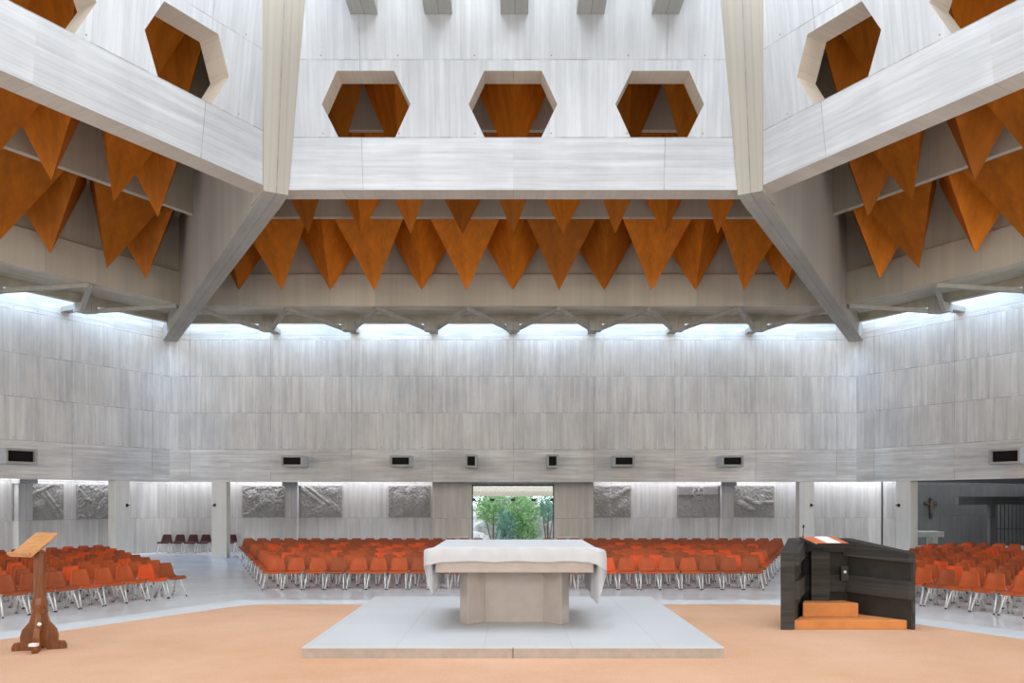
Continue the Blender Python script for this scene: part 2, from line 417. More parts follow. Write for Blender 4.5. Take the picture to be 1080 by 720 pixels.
# ------------------------------------------------------------------ garden behind the door
m = MB(); m.box(-9, 9, 35.9, 52, -0.3, -0.05); struct(m.build('floor_garden', M['soil']))
r = thing('entrance_canopy', 'cream rendered canopy seen through the top of the glass door', 'canopy', (0, 37, 0))
m = MB(); m.box(-4.5, 4.5, -0.1, 0.15, 2.42, 3.4); m.build('fascia', M['render'], r)
for s in (-1, 1):
    m = MB(); m.box(s*4.2-0.15, s*4.2+0.15, -0.1, 0.15, -0.05, 2.42); m.build('post', M['render'], r)
def rock(x, y, sx, sy, sz, seed, lab):
    bm = bmesh.new(); bmesh.ops.create_icosphere(bm, subdivisions=4, radius=1)
    for v in bm.verts:
        d = v.co.normalized(); q = d*1.3+Vector((seed*3.1, 0, seed))
        k = 1 + 0.35*noise.noise(q) + 0.16*noise.noise(q*3.2) + 0.07*noise.noise(q*8)
        v.co = Vector((d.x*sx, d.y*sy, max(d.z*sz, -0.1)))*k
    me = bpy.data.meshes.new('rock'); bm.to_mesh(me); bm.free(); me.materials.append(M['rock'])
    for p in me.polygons: p.use_smooth = False
    o = bpy.data.objects.new('garden_rock', me); COL.objects.link(o); o.location = (x, y, -0.05)
    tag(o, lab, 'rock')
rock(-1.6, 42.5, 1.6, 0.8, 1.75, 1, 'pale rock outside the left half of the glass door')
rock(1.9, 42.0, 1.5, 0.8, 1.95, 2, 'tall pale rock outside the right half of the glass door')
rock(-0.4, 44.5, 2.6, 0.8, 2.3, 3, 'large grey rock at the back of the garden behind the bushes')
rock(-2.0, 39.2, 0.9, 0.4, 0.75, 4, 'low pale rock just outside the left door leaf')
def bush(x, y, r, h, n, mat, lab, zc=None):
    root = thing('garden_bush', lab, 'bush', (x, y, -0.05))
    m = MB(); rnd = random.Random(int(x*100+y))
    zc = zc or h*0.62
    for i in range(n):
        u = Vector((rnd.gauss(0, 1), rnd.gauss(0, 1), rnd.gauss(0, 1))).normalized()*(rnd.random()**0.4)
        k = 1+0.35*noise.noise(u*2.2+Vector((x, y, 0)))
        p = Vector((u.x*r*k, u.y*r*0.8*k, zc+u.z*(h-zc)*k)); s = rnd.uniform(0.05, 0.10)
        a = Vector((rnd.gauss(0, 1), rnd.gauss(0, 1), rnd.gauss(0, 1))).normalized(); b = a.orthogonal().normalized()
        m.add([p-a*s, p+b*s*0.5, p+a*s, p-b*s*0.5], [(0, 1, 2, 3)])
    m.build('foliage', mat, root)
    m = MB()
    for k in range(4):
        an = k*1.6; m.tube([(0.05*math.cos(an), 0.05*math.sin(an), 0), (0.5*r*math.cos(an), 0.4*r*math.sin(an), zc)], [0.035, 0.015], 6)
    m.build('stem', M['stem'], root)
bush(0.45, 40.2, 0.95, 2.7, 2400, M['leaf'], 'bright green bush in the middle of the glass door', 1.35)
bush(-1.0, 41.0, 0.95, 2.6, 1500, M['leaf'], 'broad green bush behind the left half of the glass door', 1.8)
bush(1.75, 40.8, 0.6, 2.5, 800, M['leaf2'], 'blue green bush at the right edge of the glass door', 1.85)
bush(-0.35, 39.6, 0.5, 1.9, 900, M['leaf2'], 'dark blue green shrub at the centre of the garden view', 0.95)
bush(0.0, 45.5, 3.6, 4.6, 6000, M['leaf'], 'wide green hedge at the far end of the garden', 3.3)

# ------------------------------------------------------------------ vents on the band
VENTS = [('back', -8.35, 0.82, 0.42, 0), ('back', -4.25, 0.80, 0.42, 0), ('back', -1.58, 0.44, 0.50, 0), ('back', 1.5, 0.44, 0.50, 0),
         ('back', 4.2, 0.80, 0.42, 0), ('back', 8.3, 0.82, 0.42, 0), ('left', 7.45, 1.0, 0.50, 0), ('right', -7.45, 1.0, 0.50, 0)]
VL = ['concrete vent box on the back wall, leftmost, above the two left reliefs',
      'wide concrete vent box on the back wall, second from the left',
      'small square vent box above the glass door, left one', 'small square vent box above the glass door, right one',
      'wide concrete vent box on the back wall, second from the right',
      'concrete vent box on the back wall, rightmost, above the right reliefs',
      'wide concrete vent box on the left side wall', 'wide concrete vent box on the right side wall']
for (nm, t, w, h, _), lab in zip(VENTS, VL):
    th = BAYS[nm]; P = 0.9 if nm == 'back' else 0.5; zc = 3.72 if nm == 'back' else 3.66
    r = thing('vent_box', lab, 'vent', W(th, t, AW, zc-h/2), th, 'concrete vent boxes on the hall wall')
    b = 0.075; m = MB()
    m.box(-w/2, w/2, -P, 0, 0, b); m.box(-w/2, w/2, -P, 0, h-b, h)
    m.box(-w/2, -w/2+b, -P, 0, b, h-b); m.box(w/2-b, w/2, -P, 0, b, h-b)
    m.build('housing', M['vent'], r)
    m = MB(); m.box(-w/2+b, w/2-b, -P+0.12, -P+0.15, b, h-b)  # dark panel and slats standing in for the shade in the opening
    for k in range(6): m.box(-w/2+b, w/2-b, -P+0.10, -P+0.12, b+(h-2*b)*(k+0.4)/6, b+(h-2*b)*(k+0.55)/6)
    m.build('shade_panel', M['void'], r)

# ------------------------------------------------------------------ reliefs
def seg(u, v, x0, y0, x1, y1, w):
    dx, dy = x1-x0, y1-y0; L = dx*dx+dy*dy
    s = max(0, min(1, ((u-x0)*dx+(v-y0)*dy)/L)); d = math.hypot(u-x0-dx*s, v-y0-dy*s)
    return max(0.0, 1-(d/w)**2)
def blob(u, v, x, y, rx, ry): return max(0.0, 1-((u-x)/rx)**2-((v-y)/ry)**2)**0.5
def H_generic(seed, segs, blobs, rough=0.5):
    def f(u, v):
        h = rough*(0.4*noise.noise(Vector((u*3.2, v*3.2, seed)))+0.6*abs(noise.noise(Vector((u*7, v*7, seed+5))))+0.5*noise.noise(Vector((u*15, v*15, seed)))+0.4*noise.noise(Vector((u*28, v*28, seed))))
        for s in segs: h = max(h, 0.42*seg(u, v, *s)**0.5+h*0.75)
        for b in blobs: h = max(h, 0.42*blob(u, v, *b)+h*0.8)
        return h
    return f
def H_cross(u, v):
    h = 0.2*noise.noise(Vector((u*9, v*9, 2)))
    if abs(v-0.85) < 0.14: h = 0.75
    if abs(u-0.66) < 0.17: h = 0.75
    b = blob(u, v, 0.66, 0.78, 0.19, 0.28)
    if b > 0:
        h = 0.8+0.7*b + 0.35*noise.noise(Vector((u*22, v*22, 1)))
        h -= 0.5*blob(u, v, 0.59, 0.83, 0.045, 0.03)+0.5*blob(u, v, 0.73, 0.83, 0.045, 0.03)
        h += 0.5*seg(u, v, 0.66, 0.86, 0.66, 0.74, 0.035) - 0.4*seg(u, v, 0.61, 0.67, 0.71, 0.67, 0.02)
    return h
def relief(nm, t, w, H, lab, dep=0.085, hh=1.36, z=1.50):
    th = BAYS[nm]; nx, nz = 96, 66; m = MB(); vs = []
    asp = w/hh
    for j in range(nz+1):
        for i in range(nx+1):
            u, v = i/nx*asp, j/nz
            e = min(i, nx-i, j, nz-j)
            d = -0.07 - dep*max(-0.2, H(u, v)) if e > 1 else -0.07
            vs.append((-w/2+w*i/nx, d, hh*j/nz))
    fs = [(j*(nx+1)+i, j*(nx+1)+i+1, (j+1)*(nx+1)+i+1, (j+1)*(nx+1)+i) for j in range(nz) for i in range(nx)]
    m.add(vs, fs)
    b = len(m.v)
    m.v += [(-w/2, 0, 0), (w/2, 0, 0), (w/2, 0, hh), (-w/2, 0, hh)]
    c = [0, nx, (nz+1)*(nx+1)-1, nz*(nx+1)]
    bot = list(range(0, nx+1)); top = list(range(nz*(nx+1), (nz+1)*(nx+1)))
    lef = [j*(nx+1) for j in range(nz+1)]; rig = [j*(nx+1)+nx for j in range(nz+1)]
    for edge, p, q in ((bot, b, b+1), (top, b+3, b+2), (lef, b, b+3), (rig, b+1, b+2)):
        m.f.append(tuple(edge + [q, p])); m.mi.append(0)
    m.f.append((b, b+1, b+2, b+3)); m.mi.append(0)
    o = m.build('stone_relief', M['relief'], loc=W(th, t, AO-0.002, z), rz=th, smooth=False)
    tag(o, lab, 'relief', 'carved reliefs along the outer wall')
D = AO+CY
def tb(x0, x1): return (((x0+x1)/2-541)/F*D, (x1-x0)/F*D)
for (x0, x1), H, lab in (
    ((256, 301), H_generic(1, [(0.1, 0.05, 0.75, 0.5, 0.09), (0.9, 0.1, 1.1, 0.8, 0.1), (0.3, 0.6, 0.5, 0.9, 0.12)], [(0.75, 0.55, 0.22, 0.3), (0.35, 0.7, 0.2, 0.16), (1.15, 0.35, 0.15, 0.3)], 0.8),
     'carved stone relief with small crowded figures, left of the left wall pier'),
    ((317, 361), H_generic(4, [(0.0, 0.95, 0.75, 0.4, 0.07), (0.2, 1.0, 0.9, 0.45, 0.05), (0.9, 0.5, 1.4, 0.05, 0.09), (0.5, 0.1, 0.75, 0.35, 0.12)], [(0.95, 0.2, 0.18, 0.18), (0.62, 0.2, 0.2, 0.2), (1.0, 0.8, 0.2, 0.14)], 0.5),
     'carved stone relief with strong diagonal bands, right of the left wall pier'),
    ((410, 454), H_generic(9, [(0.35, 0.1, 0.3, 0.75, 0.12), (0.95, 0.1, 1.1, 0.7, 0.14), (0.6, 0.2, 0.7, 0.9, 0.1)], [(0.7, 0.45, 0.26, 0.34), (0.3, 0.55, 0.16, 0.22), (1.05, 0.5, 0.2, 0.2), (0.65, 0.82, 0.14, 0.12)], 0.6),
     'carved stone relief beside the left wall of the glass door'),
    ((622, 665), H_generic(13, [(0.5, 0.0, 0.5, 0.95, 0.16), (0.7, 0.6, 1.2, 0.9, 0.08), (0.9, 0.2, 1.1, 0.45, 0.12), (0.25, 0.3, 0.45, 0.7, 0.07)], [(0.55, 0.6, 0.17, 0.18), (1.05, 0.3, 0.2, 0.12)], 0.5),
     'carved stone relief beside the right wall of the glass door'),
    ((714, 758), H_cross, 'carved stone relief of a face on a wide cross'),
    ((773, 816), H_generic(21, [(0.75, 0.45, 1.4, 0.48, 0.06), (0.2, 0.45, 0.6, 0.22, 0.1), (0.4, 0.6, 0.8, 0.4, 0.07), (0.8, 0.3, 0.9, 0.65, 0.07)], [(0.3, 0.35, 0.18, 0.16), (0.72, 0.38, 0.14, 0.14), (0.55, 0.25, 0.16, 0.08)], 0.35),
     'carved stone relief with a lying figure, right of the right wall pier')):
    t, w = tb(x0, x1); relief('back', t, w, H, lab)
def tleft(x):        # position along the left outer wall of picture column x
    q = (x-541)/F; th = PI/3
    return (q*(CY+AO*0.5)+0.866*AO)/(0.5-q*0.866)
for (x0, x1), H, lab in (
    ((12, 66), H_generic(31, [(0.1, 0.5, 1.1, 0.98, 0.05), (0.9, 0.75, 1.4, 0.1, 0.06), (0.8, 0.7, 1.25, 0.1, 0.06), (0.2, 0.15, 0.8, 0.45, 0.12)], [(0.6, 0.3, 0.25, 0.2), (1.3, 0.6, 0.15, 0.25)], 0.45),
     'carved stone relief with slanting beams, left of the pier on the left wall'),
    ((80, 121), H_generic(37, [(0.05, 0.85, 0.35, 0.55, 0.07), (0.4, 0.1, 0.6, 0.6, 0.1), (0.9, 0.1, 0.85, 0.55, 0.08), (0.6, 0.1, 0.75, 0.45, 0.08)], [(0.65, 0.75, 0.2, 0.16), (0.95, 0.7, 0.16, 0.2), (1.2, 0.5, 0.2, 0.2)], 0.8),
     'carved stone relief between the left wall pier and the column')):
    ta, tb_ = tleft(x0), tleft(x1); relief('left', (ta+tb_)/2, tb_-ta, H, lab)

# ------------------------------------------------------------------ chapel on the right
m = MB(); m.box(15.6, 30, 40, 40.25, 0, 3.3); struct(m.build('wall_chapel_back', M['shaded_wall']))
m = MB(); m.box(15.6, 15.85, 34.4, 40, 0, 3.3); struct(m.build('wall_chapel_left', M['shaded_wall']))
m = MB(); m.box(30, 30.25, 15, 40.25, 0, 3.3); struct(m.build('wall_chapel_right', M['shaded_wall']))
th = BAYS['right']
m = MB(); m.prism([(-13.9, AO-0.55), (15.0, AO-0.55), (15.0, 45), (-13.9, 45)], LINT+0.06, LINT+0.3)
struct(m.build('ceiling_chapel', M['shaded_wall'], loc=CEN, rz=th))
r = thing('chapel_screen', 'concrete post and beam frame at the back of the dark chapel', 'screen', (22.6, 37.2, 0))
m = MB(); m.box(-2.3, 5.5, -0.15, 0.15, 2.03, 2.40); m.build('beam', M['shaded_wall'], r)
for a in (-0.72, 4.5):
    m = MB(); m.box(a-0.13, a+0.13, -0.12, 0.12, 0, 2.03); m.build('post', M['shaded_wall'], r)
m = MB()
for k in range(26): m.box(-0.45+k*0.18, -0.43+k*0.18, 0.05, 0.08, 0, 2.03)
m.box(-0.55, 4.4, 0.05, 0.08, 0.9, 0.94)
m.build('railing', M['black'], r)
r = thing('chapel_altar', 'pale stone altar table at the back of the dark chapel', 'altar', (17.95, 36.0, 0))
m = MB(); m.box(-0.95, 0.95, -0.35, 0.35, 0.62, 0.86); m.build('tabletop', M['vent'], r)
for a in (-0.6, 0.6):
    m = MB(); m.box(a-0.12, a+0.12, -0.25, 0.25, 0, 0.62); m.build('leg', M['vent'], r)
r = thing('wall_crucifix', 'black crucifix hanging on the dark chapel wall', 'crucifix', (20.5, 39.98, 1.35))
m = MB(); m.box(-0.055, 0.055, -0.08, 0, 0, 1.0); m.box(-0.32, 0.32, -0.08, 0, 0.68, 0.79); m.build('cross', M['black'], r)
m = MB(); m.tube([(0, -0.12, 0.25), (0, -0.13, 0.5), (0, -0.13, 0.68)], [0.03, 0.05, 0.06], 8); m.tube([(-0.28, -0.11, 0.75), (0, -0.13, 0.66), (0.28, -0.11, 0.75)], 0.022, 6)
m.tube([(0, -0.13, 0.72), (0, -0.13, 0.84)], [0.045, 0.04], 8); m.build('figure', M['stem'], r)

# ------------------------------------------------------------------ drum
ZB = 6.59+EYE; ZT = 14.2+EYE; SL = 0.135; DT = 0.54
def da(z): return 8.8 - SL*(z-ZB)
def dhw(z): return 4.8 - 0.132*(z-ZB)
def drum_face(off):
    zc, hh, hw, fw = 8.30+EYE, 0.655, 0.93, 0.60
    m = MB(); cs = [-off, 0.0, off]
    zl, zh = zc-hh, zc+hh
    def V(x, z, back): return (x, da(z)+(DT if back else 0), z)
    def W_(z, back): return dhw(z)+(0.31 if back else 0)
    for back in (0, 1):
        def q(*pts): m.add([V(p[0], p[1], back) for p in pts], [tuple(range(len(pts)))])
        def E(z, s): return (s*W_(z, back), z)
        q(E(ZB, -1), E(ZB, 1), E(zl, 1), E(zl, -1))
        q(E(zh, -1), E(zh, 1), E(ZT, 1), E(ZT, -1))
        # middle strip in pieces between the holes
        q(E(zl, -1), (cs[0]-fw, zl), (cs[0]-hw, zc), (cs[0]-fw, zh), E(zh, -1), E(zc, -1))
        for i in (0, 1):
            q((cs[i]+fw, zl), (cs[i+1]-fw, zl), (cs[i+1]-hw, zc), (cs[i+1]-fw, zh), (cs[i]+fw, zh), (cs[i]+hw, zc))
        q((cs[2]+fw, zl), E(zl, 1), E(zc, 1), E(zh, 1), (cs[2]+fw, zh), (cs[2]+hw, zc))
    for c in cs:
        hx = [(c-fw, zl), (c+fw, zl), (c+hw, zc), (c+fw, zh), (c-fw, zh), (c-hw, zc)]
        for i in range(6):
            a, b = hx[i], hx[(i+1) % 6]
            m.add([V(*a, 0), V(*b, 0), V(*b, 1), V(*a, 1)], [(0, 1, 2, 3)], 1)
    for z in (ZB, ZT):
        m.add([V(-W_(z, 0), z, 0), V(W_(z, 0), z, 0), V(W_(z, 1), z, 1), V(-W_(z, 1), z, 1)], [(0, 1, 2, 3)], 1)
    for s in (-1, 1):
        for a, b in ((ZB, zl), (zl, zc), (zc, zh), (zh, ZT)):
            m.add([V(s*W_(a, 0), a, 0), V(s*W_(b, 0), b, 0), V(s*W_(b, 1), b, 1), V(s*W_(a, 1), a, 1)], [(0, 1, 2, 3)])
    return m
for nm, th in BAYS.items():
    dm = drum_face(3.08 if nm in ('back', 'rear') else 2.76)
    struct(dm.build('wall_drum_'+nm, [M['drum'], M['under']], loc=CEN, rz=th))

# radial ribs: the drum corner pier and the plate that runs out to the hall corner
RL = {30: 'right', 90: 'left'}
for k in range(6):
    th = PI/3*k + PI/6       # direction of the corner measured from +Y towards -X
    R2 = 2/S3
    deg = round(math.degrees(th)) % 360
    lab = {30: 'long concrete rib running from the left corner of the drum to the left hall corner',
           330: 'long concrete rib running from the right corner of the drum to the right hall corner'}.get(deg)
    names = {90: 'far left side', 150: 'rear left', 210: 'rear right', 270: 'far right side'}
    if lab is None: lab = 'long concrete rib under the roof at the %s of the hall' % names[deg]
    root = thing('concrete_rib', lab, 'rib', (0, CY, 0), th)
    # local frame: x tangential, y radial
    m = MB(); hwid = 0.26
    def cr(z):   # radius of the chamfer face of the pier
        return (da(z)*math.cos(PI/6) + dhw(z)*math.sin(PI/6))
    def cw(z):   # half width of the chamfer
        return abs(-da(z)*math.sin(PI/6) + dhw(z)*math.cos(PI/6))
    zz = [ZB-0.12, ZB+1.8, ZB+3.7, ZT]
    vs = []
    for z in zz:
        zc_ = max(z, ZB)
        w_, r_ = cw(zc_)+0.015, cr(zc_)-0.02
        vs += [(-w_, r_, z), (w_, r_, z), (w_+0.05, r_+1.0, z), (-w_-0.05, r_+1.0, z)]
    fs = [(3, 2, 1, 0), (12, 13, 14, 15)]
    for i in range(3):
        for j in range(4): fs.append((i*4+j, i*4+(j+1) % 4, (i+1)*4+(j+1) % 4, (i+1)*4+j))
    m.add(vs, fs); m.build('pier', M['rib'], root)
    m = MB(); r0 = cr(ZB)+0.02; rE = AW*R2-0.02; zE = 6.14+EYE
    prof = [(r0, ZB-0.12), (r0+0.35, ZB-0.16), (rE, zE), (rE, zE+0.45), (22.1*R2, 6.95+EYE), (19.9*R2, 7.1+EYE), (19.5*R2, 9.8+EYE), (17.0*R2, 11.2+EYE), (14.4*R2, 12.7+EYE), (r0, 12.7+EYE)]
    n = len(prof)
    vs = [(-hwid, a, z) for a, z in prof] + [(hwid, a, z) for a, z in prof]
    fs = [tuple(range(n)), tuple(range(2*n-1, n-1, -1))] + [(i, (i+1) % n, n+(i+1) % n, n+i) for i in range(n)]
    m.add(vs, fs); m.build('plate', M['rib'], root)

# beams across the drum under the skylight
for i, x in enumerate((-3.08, -1.54, 0.03, 1.60, 3.15)):
    z0 = 10.04+EYE; a = da(z0)-0.01
    m = MB(); m.box(-0.285, 0.285, -a, a, 0, 0.75)
    o = m.build('skylight_beam', M['beam'], loc=(x, CY, z0))
    tag(o, 'grey green skylight beam at the top of the drum, %s' % ('leftmost of five', 'second from the left', 'middle one of five', 'second from the right', 'rightmost of five')[i], 'beam', 'parallel beams under the skylight')

# ------------------------------------------------------------------ ring ceiling
LG = 3.06
E_ = EYE
prof = [(9.0, 12.4+E_), (14.15, 12.4+E_), (14.15, 10.3+E_), (14.32, 10.3+E_), (14.32, 11.0+E_), (16.80, 11.0+E_), (16.80, 8.80+E_), (17.0, 8.80+E_), (17.0, 9.6+E_),
        (19.40, 9.6+E_), (19.40, 7.75+E_), (19.28, 7.70+E_), (19.28, 6.62+E_), (19.85, 6.62+E_), (19.85, 6.92+E_), (22.0, 6.92+E_), (22.0, 6.63+E_), (22.2, 6.63+E_), (22.2, 7.15+E_),
        (20.0, 8.0+E_), (19.6, 10.0+E_), (17.2, 11.6+E_), (14.5, 12.9+E_), (9.0, 12.9+E_)]
for nm, th in BAYS.items():
    m = MB(); n = len(prof); vs = []
    for s in (-1, 1): vs += [(s*a/S3, a, z) for a, z in prof]
    fs = [(i, (i+1) % n, n+(i+1) % n, n+i) for i in range(n)]
    m.add(vs, fs)
    struct(m.build('ceiling_ring_'+nm, M['soffit'], loc=CEN, rz=th))

# plywood pyramids
def pyramid(th, pts, ap, zb, lab, grp):
    c = sum((Vector((p[0], p[1], 0)) for p in pts), Vector())/3
    base = [Vector((c.x+(p[0]-c.x)*0.95, c.y+(p[1]-c.y)*0.95, zb)) for p in pts]
    A = Vector((ap[0], ap[1], ap[2]))
    org = W(th, A.x, A.y, A.z)
    m = MB(); m.add([b-A for b in base]+[Vector((0, 0, 0))], [(0, 1, 2), (0, 3, 1), (1, 3, 2), (2, 3, 0)])
    o = m.build('wooden_pyramid', M['ply'], loc=org, rz=th)
    tag(o, lab, 'ceiling pyramid', grp)
H8 = 2.40
# flats count, inner edge, base height, apex heights and radii of the flat and the ridged ones
ROWS = [(6, 16.98, 9.6, 6.93, 7.02, 'outer', 18.45, 18.75), (5, 14.32, 11.0, 7.96, 8.04, 'middle', 15.85, 16.1), (4, 11.7, 12.4, 8.85, 8.95, 'inner', 13.0, 13.4)]
for bay in ('back', 'left', 'right'):
    th = BAYS[bay]
    for n, a0, zb, zf, zr, rn, af, ar in ROWS:
        items = []
        for k in range(n):
            t0 = (-n/2+k)*LG
            items.append((t0+LG/2, 'flat', [(t0, a0), (t0+LG, a0), (t0+LG/2, a0+H8)], (t0+LG/2, af, zf+E_)))
        for k in range(n+1):
            tc = (-n/2+k)*LG
            items.append((tc, 'ridged', [(tc, a0), (tc-LG/2, a0+H8), (tc+LG/2, a0+H8)], (tc, ar, zr+E_)))
        items.sort(key=lambda q: q[0])
        if bay == 'right': pass
        vis = []
        for tc, kind, pts, ap in items:
            P = W(th, ap[0], ap[1], ap[2]); Q = [W(th, p[0], p[1], zb+E_) for p in pts]
            xs = [px(q)[0] for q in Q+[P] if q.y > 0.5]; ys = [px(q)[1] for q in Q+[P] if q.y > 0.5]
            if not xs or min(xs) > 1110 or max(xs) < -30 or max(ys) < -20: continue
            vis.append((tc, kind, pts, ap))
        vis.sort(key=lambda q: px(W(th, q[3][0], q[3][1], q[3][2]))[0])
        for i, (tc, kind, pts, ap) in enumerate(vis):
            face = 'flat side' if kind == 'flat' else 'ridge'
            place = {'back': 'above the back wall', 'left': 'in the left bay', 'right': 'in the right bay'}[bay]
            pyramid(th, pts, ap, zb+E_-0.01, 'wooden ceiling pyramid, %s facing in, %s from left, %s row %s' % (face, ORD[i+1], rn, place),
                    'hanging wooden pyramids, %s row %s' % (rn, place))

# roof brackets: a bearing block with two splayed struts
AN, UN = 19.3, 3.1     # nodes on the ring beam
AS, US = 21.9, 3.06    # bearing blocks near the wall
for bay, kk in (('back', range(-3, 4)), ('left', (2, 3)), ('right', (-3, -2))):
    th = BAYS[bay]
    for k in kk:
        org = W(th, k*US, AS, 6.28+E_)
        i = k+4 if bay == 'back' else None
        lab = ('concrete roof bracket over the back wall, %s from the left' % ORD[i]) if i else 'concrete roof bracket over the %s wall, %s the hall corner' % (bay, 'nearest' if abs(k) == 3 else 'second from')
        r = thing('roof_bracket', lab, 'bracket', org, th, 'splayed roof brackets along the wall top')
        m = MB(); m.prism([(-0.24, -0.28), (0.24, -0.28), (0.24, 0.35), (-0.24, 0.35)], [0, 0, 0.05, 0.05], 0.335)
        m.box(-0.16, 0.16, 0.35, AW-AS-0.002, 0.16, 0.33)
        m.build('bearing_block', M['rib'], r)
        for s in (-0.5, 0.5):
            tn = (k+s)*UN; m = MB()
            m.bar((s*0.3, 0.0, 0.03), (tn-k*US, AN+0.12-AS, 0.225), 0.13, 0.13)
            m.build('strut', M['rib'], r)

# ------------------------------------------------------------------ altar
AF, AB = 9.96, 11.86; AC = (AF+AB)/2; AX = 0.02; B0 = POD+DH
alt = thing('altar', 'white stone altar table with a wide slab on a folded base', 'altar', (AX, AC, B0))
m = MB()
half = (AB-AF)/2
m.box(-0.97, 0.97, -half, half, 0.71, 1.01)
m.build('altar_slab', M['stone'], alt, bevel=0.012)
for s in (-1, 1):
    pts = [(0.385, -0.25), (0.60, -0.50), (0.71, -0.30), (0.71, 0.30), (0.60, 0.50), (0.385, 0.25)]
    pts = [(s*a, b) for a, b in pts]
    if s < 0: pts = pts[::-1]
    m = MB(); m.prism(pts, 0, 0.71); m.build('altar_leg', M['stone'], alt, bevel=0.008)
m = MB(); m.box(-0.385, 0.385, -0.235, 0.235, 0, 0.71); m.build('altar_core', M['stone'], alt)
# cloth
def cloth():
    hx, hy = 0.985, half+0.015
    N = 64; per = []
    def side(p, q, kind):
        for i in range(N):
            s = i/N; per.append((p[0]+(q[0]-p[0])*s, p[1]+(q[1]-p[1])*s, kind, s))
    c = [(-hx, -hy), (hx, -hy), (hx, hy), (-hx, hy)]
    side(c[0], c[1], 'f'); side(c[1], c[2], 'r'); side(c[2], c[3], 'b'); side(c[3], c[0], 'l')
    R = 14; P = len(per); vs = []
    z0 = 1.018
    QS = [0, 0.012, 0.04, 0.10] + [0.10+0.9*i/10 for i in range(1, 11)]; R = 13
    for k in range(R+1):
        q = QS[k]
        for i, (x, y, kd, s) in enumerate(per):
            d = {'f': 0.175, 'b': 0.175, 'r': 0.62, 'l': 0.54}[kd]
            if kd == 'r': d = 0.70 - 0.10*s
            if kd == 'l': d = 0.62 - 0.04*(1-s) ; d = 0.57+0.01*s
            ce = min(s, 1-s)*2       # 0 at corners
            if kd in 'fb':
                d += 0.05*max(0, 1-ce*14) + 0.006*math.sin(s*21)
                n = (0, -1) if kd == 'f' else (0, 1)
            else:
                if ce < 0.05: d = 0.3 + (d-0.3)*ce/0.05
                n = (1, 0) if kd == 'r' else (-1, 0)
            fl = 0.018 + 0.010*math.sin(s*33+(2 if kd == 'f' else 0)) + 0.006*math.sin(s*71)
            if kd in 'rl': fl = 0.014 + 0.012*math.sin(s*17) + 0.012*math.sin(s*41)
            cf = max(0, 1-ce*18)
            # corner folds stick out diagonally
            dx = (1 if x > 0 else -1)*cf*(0.115 if y < 0 else 0.03); dy = (1 if y > 0 else -1)*cf*0.03
            zz = z0 - d*q
            amp = math.sin(min(1, q*1.6)*PI/2); ac = math.sin(min(1, q*7)*PI/2); n0 = 0.006 if k else 0.0
            vs.append((x + n[0]*(fl*amp + n0) + dx*ac, y + n[1]*(fl*amp + n0) + dy*ac, zz))
    m = MB(); fs = []
    for k in range(R):
        for i in range(P): fs.append((k*P+i, k*P+(i+1) % P, (k+1)*P+(i+1) % P, (k+1)*P+i))
    m.add(vs, fs)
    m.f.append(tuple(range(P))); m.mi.append(0)
    o = m.build('altar_cloth', M['cloth'], loc=(AX, AC, B0), smooth=True)
    for p in o.data.polygons:
        if len(p.vertices) > 4: p.use_smooth = False
    so = o.modifiers.new('thickness', 'SOLIDIFY'); so.thickness = 0.004; so.offset = 1
    return tag(o, 'white linen cloth draped over the altar, longer on both sides', 'tablecloth')
cloth()

# ------------------------------------------------------------------ lectern at the left
LX, LY = -5.44, 9.35
lec = thing('wooden_lectern', 'brown wooden lectern on a carved cross foot standing on the orange carpet', 'lectern', (LX, LY, POD+0.012))
m = MB()
m.prism([(math.cos(a)*0.06, math.sin(a)*0.06) for a in [PI/8+PI/4*i for i in range(8)]], 0.30, 1.12)
m.prism([(math.cos(a)*0.085, math.sin(a)*0.085) for a in [PI/8+PI/4*i for i in range(8)]], 0.42, 0.47)
m.build('post', M['lect'], lec, bevel=0.004)
fp = [(0.0, 0.05), (0.0, 0.62), (0.075, 0.60), (0.095, 0.52), (0.09, 0.42), (0.12, 0.32), (0.20, 0.235), (0.225, 0.16), (0.22, 0.095), (0.30, 0.085), (0.325, 0.04), (0.32, 0.0), (0.10, 0.0), (0.07, 0.035)]
for k in range(4):
    an = 0.35 + k*PI/2; ca, sa = math.cos(an), math.sin(an); w = 0.032
    m = MB(); n = len(fp); vs = []
    for s in (-1, 1): vs += [(r_*ca - s*w*sa, r_*sa + s*w*ca, z) for r_, z in [(q_[0]*0.86, q_[1]) for q_ in fp]]
    m.add(vs, [tuple(range(n)), tuple(range(2*n-1, n-1, -1))] + [(i, (i+1) % n, n+(i+1) % n, n+i) for i in range(n)])
    m.build('foot', M['lect'], lec, bevel=0.006)
# slanted board
lo = Vector((-0.12, -0.16, 1.075)); uu = Vector((0.31, -0.12, 0.0)); vv = Vector((0.12, 0.32, 0.24))
cen = lo + vv*0.5
def board(c, u, v, th0, th1):
    n = u.cross(v).normalized();  n = n if n.z > 0 else -n
    P = [c-u/2-v/2, c+u/2-v/2, c+u/2+v/2, c-u/2+v/2]
    return [p+n*th0 for p in P]+[p+n*th1 for p in P]
BF = [(0, 1, 2, 3), (7, 6, 5, 4), (0, 4, 5, 1), (1, 5, 6, 2), (2, 6, 7, 3), (3, 7, 4, 0)]
m = MB(); m.add(board(cen, uu*1.04, vv*1.03, 0.0, 0.022), BF); m.build('reading_board', M['lect_top'], lec, bevel=0.004)
m = MB(); m.add(board(cen-vv*0.50, uu*1.04, vv*0.06, 0.028, 0.06), BF); m.build('book_ledge', M['lect_top'], lec)
m = MB(); m.add(board(cen, uu*0.4, vv*0.6, -0.06, -0.001), BF); m.build('board_bracket', M['lect'], lec)
